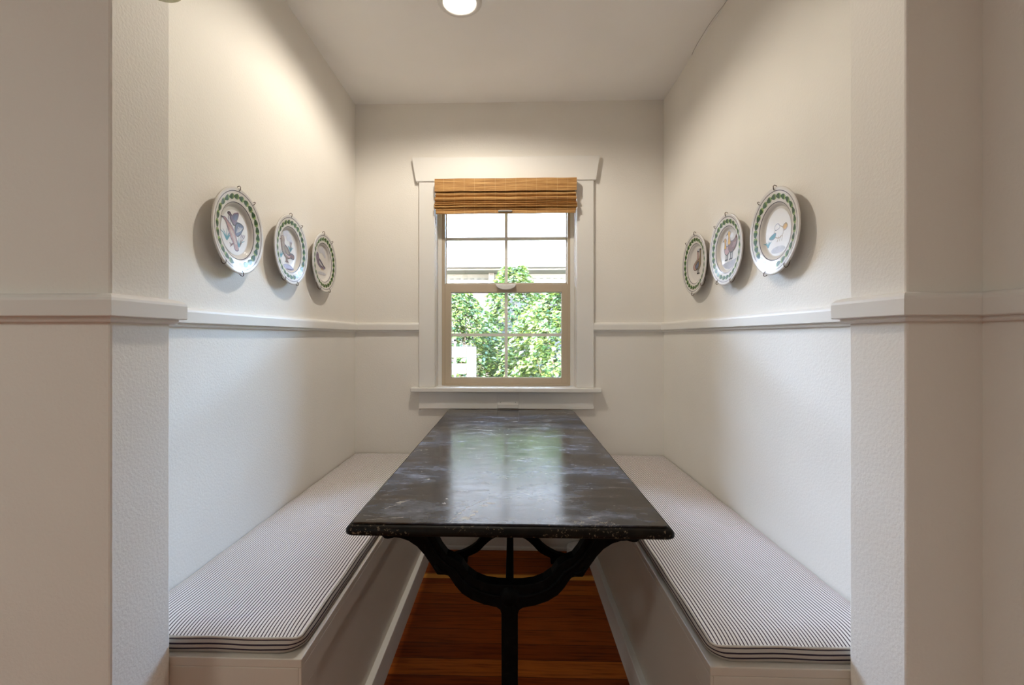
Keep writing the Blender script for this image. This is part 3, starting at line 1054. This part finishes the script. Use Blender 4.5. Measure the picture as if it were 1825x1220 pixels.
def art1(A):
    A.ell(0, -0.03, 0.52, 0.52, 0, 'white', 40)
    plant(A, -0.30, -0.26, 0.26); plant(A, 0.16, -0.34, 0.24)
    for x in (0.24, 0.30, 0.36): A.stroke([(0.20, -0.32), (x, -0.06)], 0.008, 'brown'); A.ell(x + .01, -0.06, .016, .06, -25, 'mauve')
    for x in (-0.24, -0.18): A.stroke([(x + .04, 0.05), (x, 0.26)], 0.008, 'mauve'); A.ell(x, 0.26, .016, .06, 5, 'mauve')
    # upper duck
    A.outlined(smoothpts([(-0.28, 0.36), (-0.20, 0.40), (-0.12, 0.34), (-0.04, 0.26), (0.04, 0.16), (-0.04, 0.13), (-0.13, 0.2), (-0.18, 0.31)]), 'mauve')
    A.outlined(smoothpts([(-0.10, 0.27), (-0.06, 0.38), (0.04, 0.43), (0.14, 0.45), (0.11, 0.33), (0.03, 0.24)]), 'slate', 'mauve')
    A.outlined(smoothpts([(0.0, 0.2), (0.06, 0.24), (0.13, 0.20), (0.08, 0.13)]), 'slate', 'mauve')
    # lower duck
    A.outlined(smoothpts([(0.0, 0.03), (0.04, 0.17), (0.16, 0.23), (0.34, 0.18), (0.28, 0.06), (0.20, -0.04), (0.08, -0.10)]), 'slate', 'dark')
    for k in range(4): A.stroke([(0.06 + .04 * k, -0.03 + .02 * k), (0.15 + .05 * k, 0.14)], 0.007, 'white')
    A.outlined(smoothpts([(-0.44, 0.22), (-0.37, 0.24), (-0.28, 0.19), (-0.10, 0.08), (0.02, -0.08), (0.10, -0.28), (0.14, -0.42), (0.02, -0.44), (-0.05, -0.30), (-0.15, -0.18), (-0.26, 0.02), (-0.34, 0.15)]), 'pink', 'mauve')
    A.stroke([(-0.44, 0.22), (-0.52, 0.23)], 0.014, 'dark')
    for k in range(3): A.stroke([(-.2 + .05 * k, 0.06 - .03 * k), (.02 + .03 * k, -.30)], 0.006, 'white')
    A.stroke([(-0.06, -0.30), (-0.16, -0.34), (-0.20, -0.30)], 0.014, 'brown'); A.stroke([(-0.06, -0.30), (-0.18, -0.39)], 0.012, 'brown')


def art2(A):
    A.ell(0, -0.50, 0.30, 0.085, 0, 'lilac', 24)
    for x, y, r in ((-0.20, 0.44, .10), (-0.06, 0.47, .11), (0.10, 0.40, .11), (0.0, 0.34, .10), (0.18, 0.28, .09)): A.ell(x, y, r, r * .8, 0, 'cloud', 16)
    plant(A, -0.42, -0.28, 0.22); plant(A, 0.14, -0.02, 0.18)
    for x in (0.12, 0.19): A.stroke([(0.15, 0.0), (x, 0.22)], 0.008, 'brown'); A.ell(x, 0.22, .015, .05, 0, 'brown')
    A.outlined(smoothpts([(-0.40, 0.20), (-0.38, 0.32), (-0.28, 0.35), (-0.22, 0.25), (-0.22, 0.14), (-0.04, 0.06), (0.12, -0.08), (0.18, -0.16), (0.04, -0.24), (-0.14, -0.22), (-0.30, -0.10), (-0.36, 0.04)]), 'tan', 'brown', 0.012)
    A.stroke([(-0.40, 0.25), (-0.50, 0.21)], 0.02, 'brown', True)
    A.outlined(smoothpts([(0.10, -0.10), (0.24, -0.08), (0.36, -0.12), (0.34, -0.22), (0.22, -0.22), (0.12, -0.20)]), 'brown', 'dark')
    A.outlined(smoothpts([(-0.18, 0.10), (-0.04, 0.02), (0.08, -0.12), (-0.06, -0.14), (-0.18, -0.04)]), 'tan', 'dark')
    A.stroke([(-0.14, -0.14), (0.02, -0.19), (0.12, -0.18)], 0.022, 'pink')
    for x in (-0.10, -0.02): A.stroke([(x, -0.22), (x - .01, -0.33), (x - .07, -0.37)], 0.014, 'brown'); A.stroke([(x - .01, -0.33), (x + .05, -0.37)], 0.012, 'brown')
    A.ell(-0.31, 0.28, .013, .013, 0, 'dark', 8)


def art3(A):
    for x, y, r in ((-0.12, 0.40, .12), (0.04, 0.44, .14), (0.16, 0.36, .12), (0.26, 0.26, .08)): A.ell(x, y, r, r * .8, 0, 'cloud', 16)
    A.ell(0.02, -0.36, 0.34, 0.05, 0, 'cloud', 20)
    A.outlined(smoothpts([(-0.42, 0.18), (-0.36, 0.30), (-0.26, 0.26), (-0.22, 0.14), (-0.02, 0.04), (0.16, -0.08), (0.30, -0.14), (0.14, -0.20), (-0.08, -0.17), (-0.26, -0.10), (-0.38, 0.02)]), 'mauve', 'slate', 0.012)
    A.outlined(smoothpts([(-0.22, 0.08), (-0.06, 0.02), (0.12, -0.12), (-0.06, -0.12), (-0.20, -0.04)]), 'grey', 'dark')
    A.stroke([(-0.20, 0.08), (0.0, -0.02), (0.28, -0.14)], 0.016, 'dark')
    for x in (0.0, 0.10): A.stroke([(x, -0.18), (x + .02, -0.25)], 0.014, 'yellow')
    A.ell(-0.32, 0.22, .013, .013, 0, 'dark', 8)


def art4(A):
    A.ell(0.0, -0.02, 0.50, 0.54, 0, 'white', 40)  # white oval and pale bird paint the reflection washing out this plate
    A.ell(0.0, -0.42, 0.28, 0.08, 0, 'grey', 20)
    A.outlined(smoothpts([(0.22, 0.10), (0.32, 0.12), (0.36, 0.04), (0.28, -0.02), (0.18, 0.0)]), 'yellow', 'tan')
    A.outlined(smoothpts([(0.20, 0.04), (0.04, 0.12), (-0.12, 0.04), (-0.16, -0.08), (0.04, -0.16), (0.20, -0.08)]), 'white', 'tan', .008)
    A.outlined(smoothpts([(-0.08, -0.02), (-0.20, -0.03), (-0.36, -0.10), (-0.24, -0.15), (-0.12, -0.12)]), 'teal', 'slate', .008)
    A.outlined(smoothpts([(0.08, 0.08), (0.0, 0.18), (-0.12, 0.14), (-0.10, 0.04)]), 'white', 'slate', .008)
    for k in range(3): A.stroke([(0.04 + .07 * k, -0.12), (-0.04 + .09 * k, -0.24)], 0.008, 'tan')
    plant(A, -0.40, -0.30, 0.16)


def goose(A, x, y, s, body, neck, facing=-1, hx=0.0):
    f = facing
    T = lambda pts: smoothpts([(x + f * px * s, y + py * s) for px, py in pts])
    A.outlined(T([(0.20, 0.02), (0.22, 0.16), (0.08, 0.22), (-0.12, 0.22), (-0.38, 0.36), (-0.34, 0.16), (-0.22, -0.02), (0.0, -0.12), (0.14, -0.08)]), body, 'dark', 0.010)
    A.outlined(T([(0.06, 0.16), (0.10, 0.36), (0.06, 0.48), (0.16, 0.56), (0.24, 0.48), (0.20, 0.36), (0.22, 0.14)]), neck, 'dark', 0.008)
    A.stroke([(x + f * .22 * s, y + .50 * s), (x + f * .36 * s, y + .44 * s)], 0.022, 'dark', True)
    for lx in (0.08, -0.04):
        A.stroke([(x + f * lx * s, y - .10 * s), (x + f * lx * s, y - .30 * s)], 0.016, 'dark')
        A.stroke([(x + f * (lx - .02) * s, y - .30 * s), (x + f * (lx + .09) * s, y - .33 * s)], 0.018, 'dark')


def art5(A):
    A.poly([(-0.40, -0.36), (-0.2, -0.34), (0.2, -0.32), (0.42, -0.30), (0.36, -0.40), (0.24, -0.50), (0.0, -0.55), (-0.24, -0.50), (-0.36, -0.42)], 'grey')
    for x, y, r in ((0.0, 0.42, .12), (0.16, 0.38, .10)): A.ell(x, y, r, r * .7, 0, 'white', 14)
    goose(A, -0.13, -0.04, 0.72, 'pink', 'yellow')
    goose(A, 0.14, 0.02, 0.92, 'brown', 'yellow')
    for k in range(4): A.stroke([(0.16 + .05 * k, 0.04), (0.28 + .04 * k, 0.16)], 0.007, 'pink')


def art6(A):
    A.ell(0.10, 0.40, .12, .08, 0, 'cloud', 14)
    # two greylags facing right, long necks
    for ox, oy, s, c in ((-0.02, -0.04, 1.0, 'pink'), (0.16, -0.02, 1.05, 'tan')):
        T = lambda pts: smoothpts([(ox + px * s, oy + py * s) for px, py in pts])
        A.outlined(T([(-0.30, 0.0), (-0.16, 0.10), (-0.02, 0.16), (0.04, 0.30), (0.02, 0.42), (0.08, 0.46), (0.12, 0.38), (0.12, 0.16), (0.12, 0.0), (0.02, -0.14), (-0.16, -0.16), (-0.28, -0.10)]), c, 'dark', 0.010)
        A.stroke([(ox + .05 * s, oy + .44 * s), (ox + .18 * s, oy + .42 * s)], 0.024, 'dark', True)
    A.outlined(smoothpts([(-0.16, -0.08), (0.0, 0.02), (0.12, 0.06), (0.10, -0.10), (-0.04, -0.18)]), 'slate', 'dark')
    for x in (0.0, 0.10): A.stroke([(x, -0.18), (x + .02, -0.32)], 0.016, 'dark'); A.stroke([(x - .02, -0.32), (x + .10, -0.34)], 0.018, 'dark')


WIRE = simple('hanger_wire', (0.09, 0.05, 0.03), 0.4, 0.7)


def plate(idx, wall, yc, zc, art, label, hooks, leaves=26, spin=0.0):
    x = XL + 0.001 if wall < 0 else XR - 0.001
    if wall < 0: M_ = Matrix(((0, 0, 1), (1, 0, 0), (0, 1, 0)))
    else: M_ = Matrix(((0, 0, -1), (-1, 0, 0), (0, 1, 0)))
    r = empty('decorative_plate', (x, yc, zc), label, 'plate', 'painted plates on the nook walls', rot=M_.to_quaternion())
    bm = bmesh.new()
    prof = [(rr * PR, z) for rr, z in TOPPROF]
    backp = [(PR * 1.0, 0.0310), (PR * 0.97, 0.0300), (PR * 0.70, 0.0225), (PR * 0.60, 0.0120), (PR * 0.56, 0.0060), (PR * 0.53, 0.0050), (PR * 0.50, 0.0065), (PR * 0.48, 0.0105), (0.0, 0.0110)]
    n = 96
    lathe(bm, prof + backp, n)
    bmesh.ops.recalc_face_normals(bm, faces=bm.faces[:])
    for f in bm.faces: f.smooth = True
    ring_band(None, 0.902, 0.919, 'line', bm)
    ring_band(None, 0.650, 0.667, 'line', bm)
    A = Art(bm)
    for k in range(leaves):
        a = 2 * PI * k / leaves + spin
        a0 = a - 0.10
        c, s_ = math.cos(a), math.sin(a)
        def L(rad, tan):   # local leaf coordinates: rad outward, tan along the ring (leaf tip direction)
            aa = a + tan / 0.79
            return ((0.79 + rad) * math.cos(aa), (0.79 + rad) * math.sin(aa))
        A.poly([L(0.0, -0.105), L(0.045, -0.09), L(0.068, -0.03), L(0.05, 0.02), L(0.0, 0.03), L(-0.05, 0.02), L(-0.068, -0.03), L(-0.045, -0.09)], 'leaf2')
    for k in range(leaves):
        a = 2 * PI * k / leaves + spin
        def L(rad, tan):
            aa = a + tan / 0.79
            return ((0.79 + rad) * math.cos(aa), (0.79 + rad) * math.sin(aa))
        j = random.uniform(0.9, 1.1)
        A.poly([L(0.0, 0.105 * j), L(0.036, 0.062), L(0.062, 0.0), L(0.054, -0.045), L(0.0, -0.055), L(-0.054, -0.045), L(-0.062, 0.0), L(-0.036, 0.062)], 'leaf')
    art(A)
    obj('dish', bm, [PAL[k] for k in KEYS], r, fix=False)
    for h in hooks:
        a = math.radians(h)
        c, s_ = math.cos(a), math.sin(a)
        def q(rad, z): return (rad * PR * c, rad * PR * s_, z)
        bm = bmesh.new()
        tube(bm, [q(0.45, 0.004), q(0.80, 0.012), q(0.98, 0.024), q(1.035, 0.0305), q(1.045, 0.0355), q(1.02, 0.0385), q(0.965, 0.0378), q(0.925, 0.0350)], 0.00115, 6)
        obj('wire_hook', bm, WIRE, r, smooth=True)
    bm = bmesh.new()
    pts = [(0.45 * PR * math.cos(2 * PI * k / 24), 0.45 * PR * math.sin(2 * PI * k / 24), 0.004) for k in range(25)]
    tube(bm, pts, 0.0012, 6, cap=False)
    obj('wire_ring', bm, WIRE, r, smooth=True)
    return r


plate(1, -1, 1.367, 1.4800, art1, 'plate painted with two flying ducks, left wall, nearest the pier', [92, 55, -125, -85])
plate(2, -1, 1.699, 1.4860, art2, 'plate with one standing brown duck, middle of left wall row', [95, 55, -117, -72], spin=.1)
plate(3, -1, 2.003, 1.4870, art3, 'plate with a lone purple grey bird, left wall nearest the window', [97, 55, -115, -68], spin=.05)
plate(4, 1, 1.399, 1.4750, art4, 'plate with a pale bird washed by a painted white reflection, right wall', [85, 125, -108, -60], spin=.12)
plate(5, 1, 1.708, 1.4790, art5, 'plate with two yellow headed brown geese, middle of right wall row', [85, 128, -118, -68])
plate(6, 1, 1.998, 1.4735, art6, 'plate with two long necked grey geese, right wall nearest window', [85, 128, -95, -50], spin=.07)

# ------------------------------------------------------------------ outside
def ground_mat():
    m, nt, b = new_mat('garden_soil_grass')
    n = noise(nt, mapping(nt), 6, 6)
    nt.links.new(ramp(nt, n, [(0.35, (0.04, 0.035, 0.02)), (0.6, (0.04, 0.07, 0.02))]), b.inputs['Base Color'])
    setp(b, rough=0.95)
    return m
bm = bmesh.new()
box(bm, -14, 14, 2.67, 22, -0.35, -0.3)
o = obj('ground', bm, ground_mat()); o['kind'] = 'structure'


def roof_mat():
    m, nt, b = new_mat('pale_shingles')
    tc = nt.nodes.new('ShaderNodeTexCoord')
    br = nt.nodes.new('ShaderNodeTexBrick')
    br.inputs['Scale'].default_value = 3.2
    br.inputs['Color1'].default_value = (0.036, 0.034, 0.031, 1); br.inputs['Color2'].default_value = (0.028, 0.0265, 0.0245, 1); br.inputs['Mortar'].default_value = (0.012, 0.012, 0.012, 1)
    br.inputs['Mortar Size'].default_value = 0.008
    nt.links.new(tc.outputs['Object'], br.inputs['Vector'])
    nt.links.new(br.outputs['Color'], b.inputs['Base Color']); setp(b, rough=0.85)
    return m


def siding_mat():
    m, nt, b = new_mat('lap_siding')
    tc = nt.nodes.new('ShaderNodeTexCoord'); sp = nt.nodes.new('ShaderNodeSeparateXYZ')
    nt.links.new(tc.outputs['Object'], sp.inputs[0])
    f = math_(nt, 'FRACT', math_(nt, 'DIVIDE', sp.outputs[2], 0.13))
    c = mixc(nt, math_(nt, 'LESS_THAN', f, 0.08), (0.017, 0.016, 0.017), (0.011, 0.010, 0.011))
    nt.links.new(c, b.inputs['Base Color']); setp(b, rough=0.7)
    bump(nt, b, f, 0.6, 0.01)
    return m


def brick_mat():
    m, nt, b = new_mat('rosy_brick')
    v = mapping(nt, (1, 1, 1), (PI / 2, 0, 0))
    br = nt.nodes.new('ShaderNodeTexBrick')
    br.inputs['Scale'].default_value = 4.5
    br.inputs['Color1'].default_value = (0.075, 0.045, 0.04, 1); br.inputs['Color2'].default_value = (0.09, 0.06, 0.05, 1); br.inputs['Mortar'].default_value = (0.10, 0.09, 0.085, 1)
    nt.links.new(v, br.inputs['Vector'])
    nt.links.new(br.outputs['Color'], b.inputs['Base Color']); setp(b, rough=0.9)
    return m


WHITE = simple('white_exterior_paint', (0.040, 0.039, 0.034), 0.5)
GREENISH = simple('pale_green_exterior_paint', (0.058, 0.064, 0.056), 0.6)
nb = empty('neighbour_house', (0, 6.6, -0.3), 'neighbouring house with sunlit pale shingle roof beyond the shrubs', 'house')
noff = root_off(nb)
part_box('wall', nb, siding_mat(), (-5.5, 5.5, 6.6, 9.6, -0.3, 2.0))
# gable ends and roof slab
bm = bmesh.new()
pts = [(6.15, 2.13), (9.6, 3.85), (13.1, 2.13), (13.1, 2.22), (9.6, 3.97), (6.15, 2.22)]
a = [bm.verts.new((-6, y, z)) for y, z in pts]; b_ = [bm.verts.new((6, y, z)) for y, z in pts]
for i in range(6): bm.faces.new((a[i], a[(i + 1) % 6], b_[(i + 1) % 6], b_[i]))
bm.faces.new((a[0], a[1], a[4], a[5])); bm.faces.new((a[1], a[2], a[3], a[4])); bm.faces.new((b_[0], b_[5], b_[4], b_[1])); bm.faces.new((b_[1], b_[4], b_[3], b_[2]))
obj('roof', bm, roof_mat(), nb, off=noff)
part_box('sky_blocker', nb, simple('pale_blocker', (0.055, 0.054, 0.052), 0.8), (-2.4, 2.4, 9.0, 12.5, 3.2, 6.6))  # unseen block added to keep open sky out of the tabletop reflection
bm = bmesh.new()
pts = [(8.6, 6.6), (10.75, 7.9), (12.9, 6.6), (12.9, 6.7), (10.75, 8.02), (8.6, 6.7)]
a = [bm.verts.new((-2.7, y, z)) for y, z in pts]; b_ = [bm.verts.new((2.7, y, z)) for y, z in pts]
for i in range(6): bm.faces.new((a[i], a[(i + 1) % 6], b_[(i + 1) % 6], b_[i]))
bm.faces.new((a[0], a[1], a[4], a[5])); bm.faces.new((a[1], a[2], a[3], a[4])); bm.faces.new((b_[0], b_[5], b_[4], b_[1])); bm.faces.new((b_[1], b_[4], b_[3], b_[2]))
obj('sky_blocker_roof', bm, bpy.data.materials['pale_shingles'], nb, off=noff)  # roof of the added sky-blocking mass, also out of view
part_box('gutter', nb, WHITE, (-6, 6, 6.04, 6.15, 2.08, 2.185), 0.01)
part_box('gutter_edge', nb, simple('grey_flashing', (0.012, 0.012, 0.014), 0.5), (-6, 6, 6.135, 6.165, 2.186, 2.200))
part_box('soffit', nb, GREENISH, (-6, 6, 6.15, 6.62, 2.06, 2.10))
bm = bmesh.new()
box(bm, -5.5, 5.5, 6.56, 6.62, 1.80, 2.06)
for k in range(90):
    x = -4.5 + k * 0.1
    box(bm, x, x + 0.05, 6.545, 6.562, 1.985, 2.005, 1)
obj('frieze_board', bm, [GREENISH, simple('vent_grey', (0.02, 0.025, 0.022), 0.7)], nb, off=noff)
part_box('brick_chimney_base', nb, brick_mat(), (-2.4, -0.32, 6.50, 6.60, -0.3, 1.79))
part_box('downspout', nb, WHITE, (-0.33, -0.25, 6.40, 6.48, -0.3, 2.06), 0.01)

LEAF = []
def leaf_mat(name, col, tr=0.25):
    m, nt, b = new_mat(name)
    v = mapping(nt)
    c = ramp(nt, noise(nt, v, 7, 4), [(0.3, tuple(x * 0.75 for x in col)), (0.7, tuple(x * 1.2 for x in col))])
    nt.links.new(c, b.inputs['Base Color'])
    setp(b, rough=0.42, spec=0.55)
    t = nt.nodes.new('ShaderNodeBsdfTranslucent')
    nt.links.new(c, t.inputs[0])
    mx = nt.nodes.new('ShaderNodeMixShader'); mx.inputs[0].default_value = tr
    out = nt.nodes['Material Output']
    nt.links.new(b.outputs[0], mx.inputs[1]); nt.links.new(t.outputs[0], mx.inputs[2]); nt.links.new(mx.outputs[0], out.inputs[0])
    return m
LM = [leaf_mat('leaf_green', (0.024, 0.056, 0.010)), leaf_mat('leaf_bright', (0.078, 0.110, 0.022)), leaf_mat('leaf_blue_green', (0.016, 0.042, 0.013))]
BARK = simple('shrub_bark', (0.12, 0.08, 0.05), 0.9)


def shrub(x, y, rx, ry, h, n, label, seed, ls=0.05):
    random.seed(seed)
    r = empty('leafy_shrub', (x, y, -0.3), label, 'shrub', 'shrubs outside the nook window')
    verts, faces, mi = [], [], []
    for _ in range(n):
        # clumped shell distribution
        th = random.uniform(0, 2 * PI)
        t = random.random() ** 0.8
        zz = 0.12 + t * (h - 0.12)
        prof = math.sin(min(1.0, (zz / h) * 1.02) * PI * 0.93 + 0.12) ** 0.55 if zz < h else 0
        rr = (0.62 + 0.38 * random.random() ** 0.6) * max(0.05, prof)
        rr *= 1 + 0.16 * math.sin(th * 5 + zz * 6 + seed) + 0.10 * math.sin(th * 11 - zz * 13)
        px, py = rx * rr * math.cos(th), ry * rr * math.sin(th)
        s = ls * random.uniform(0.6, 1.25)
        d = Vector((math.cos(th) + random.uniform(-.7, .7), math.sin(th) + random.uniform(-.7, .7), random.uniform(-.7, .35))).normalized()
        up = Vector((random.uniform(-.5, .5) + .3 * math.cos(th), random.uniform(-.5, .5) + .3 * math.sin(th), 1)).normalized()
        sd = d.cross(up).normalized(); up = sd.cross(d).normalized()
        P0 = Vector((px, py, zz))
        k = len(verts)
        for a_, b2, c2 in ((0, 0, 0), (.28, .42, .10), (.62, .26, .04), (.55, .48, .06), (1.0, 0, -.14), (.62, -.26, .04), (.55, -.48, .06), (.28, -.42, .10)):
            verts.append(tuple(P0 + d * s * a_ + sd * s * b2 + up * s * c2))
        faces.append((k, k + 1, k + 3, k + 2, k + 4)); faces.append((k, k + 4, k + 5, k + 6, k + 7))
        m_ = random.choice((0, 0, 1, 1, 1, 2)); mi += [m_, m_]
    me = bpy.data.meshes.new('foliage'); me.from_pydata(verts, [], faces)
    for m in LM: me.materials.append(m)
    me.polygons.foreach_set('material_index', mi)
    f = bpy.data.objects.new('foliage', me); C.objects.link(f); f.parent = r
    bm = bmesh.new()
    for k in range(7):
        a = 2 * PI * k / 7 + seed
        e = (rx * .55 * math.cos(a), ry * .55 * math.sin(a), h * random.uniform(.6, .88))
        tube(bm, [(0.03 * math.cos(a), 0.03 * math.sin(a), 0), (e[0] * .4, e[1] * .4, e[2] * .5), e], [0.016, 0.011, 0.004], 6)
    obj('stem', bm, BARK, r, smooth=True)
    return r


shrub(0.56, 4.55, 0.62, 0.55, 1.98, 17000, 'leafy green shrub filling the right half of the window view', 3, 0.045)
shrub(-0.66, 4.85, 0.62, 0.55, 1.93, 15000, 'leafy green shrub behind the white reflection boards, left in the window view', 8, 0.045)
shrub(0.02, 5.70, 0.44, 0.4, 2.34, 5000, 'taller pale green shrub rising behind the other two shrubs', 12, 0.055)
shrub(1.85, 5.0, 0.62, 0.55, 1.95, 4800, 'leafy green shrub outside the window, furthest right', 15, 0.065)
shrub(-1.98, 5.1, 0.62, 0.55, 1.75, 4600, 'leafy green shrub outside the window, furthest left', 21, 0.065)

fp = empty('reflection_boards', (-0.42, 3.3, -0.3), 'white boards shaped after a reflection in the glass, low left in the window', 'reflection stand-in')  # solid boards stand in for a room reflection in the window pane
part_box('reflection_board', fp, WHITE, (-1.60, -0.325, 3.30, 3.325, 1.006, 1.084), 0.003)
part_box('reflection_board', fp, WHITE, (-1.60, -0.325, 3.30, 3.325, 0.888, 0.962), 0.003)
part_box('reflection_board', fp, WHITE, (-1.60, -0.325, 3.30, 3.325, 0.70, 0.845), 0.003)
part_box('reflection_upright', fp, WHITE, (-0.325, -0.262, 3.28, 3.345, -0.3, 1.084), 0.004)
part_box('reflection_upright', fp, WHITE, (-1.66, -1.60, 3.28, 3.345, -0.3, 1.084), 0.004)
pp = empty('reflection_post', (-0.402, 3.20, -0.3), 'thin white upright shaped after a reflection in the window glass', 'post')  # upright and arm build the thin part of that pane reflection
part_box('reflection_shaft', pp, WHITE, (-0.409, -0.393, 3.19, 3.206, -0.3, 1.140), 0.001)
part_box('reflection_arm', pp, WHITE, (-0.56, -0.393, 3.19, 3.206, 1.125, 1.142), 0.001)
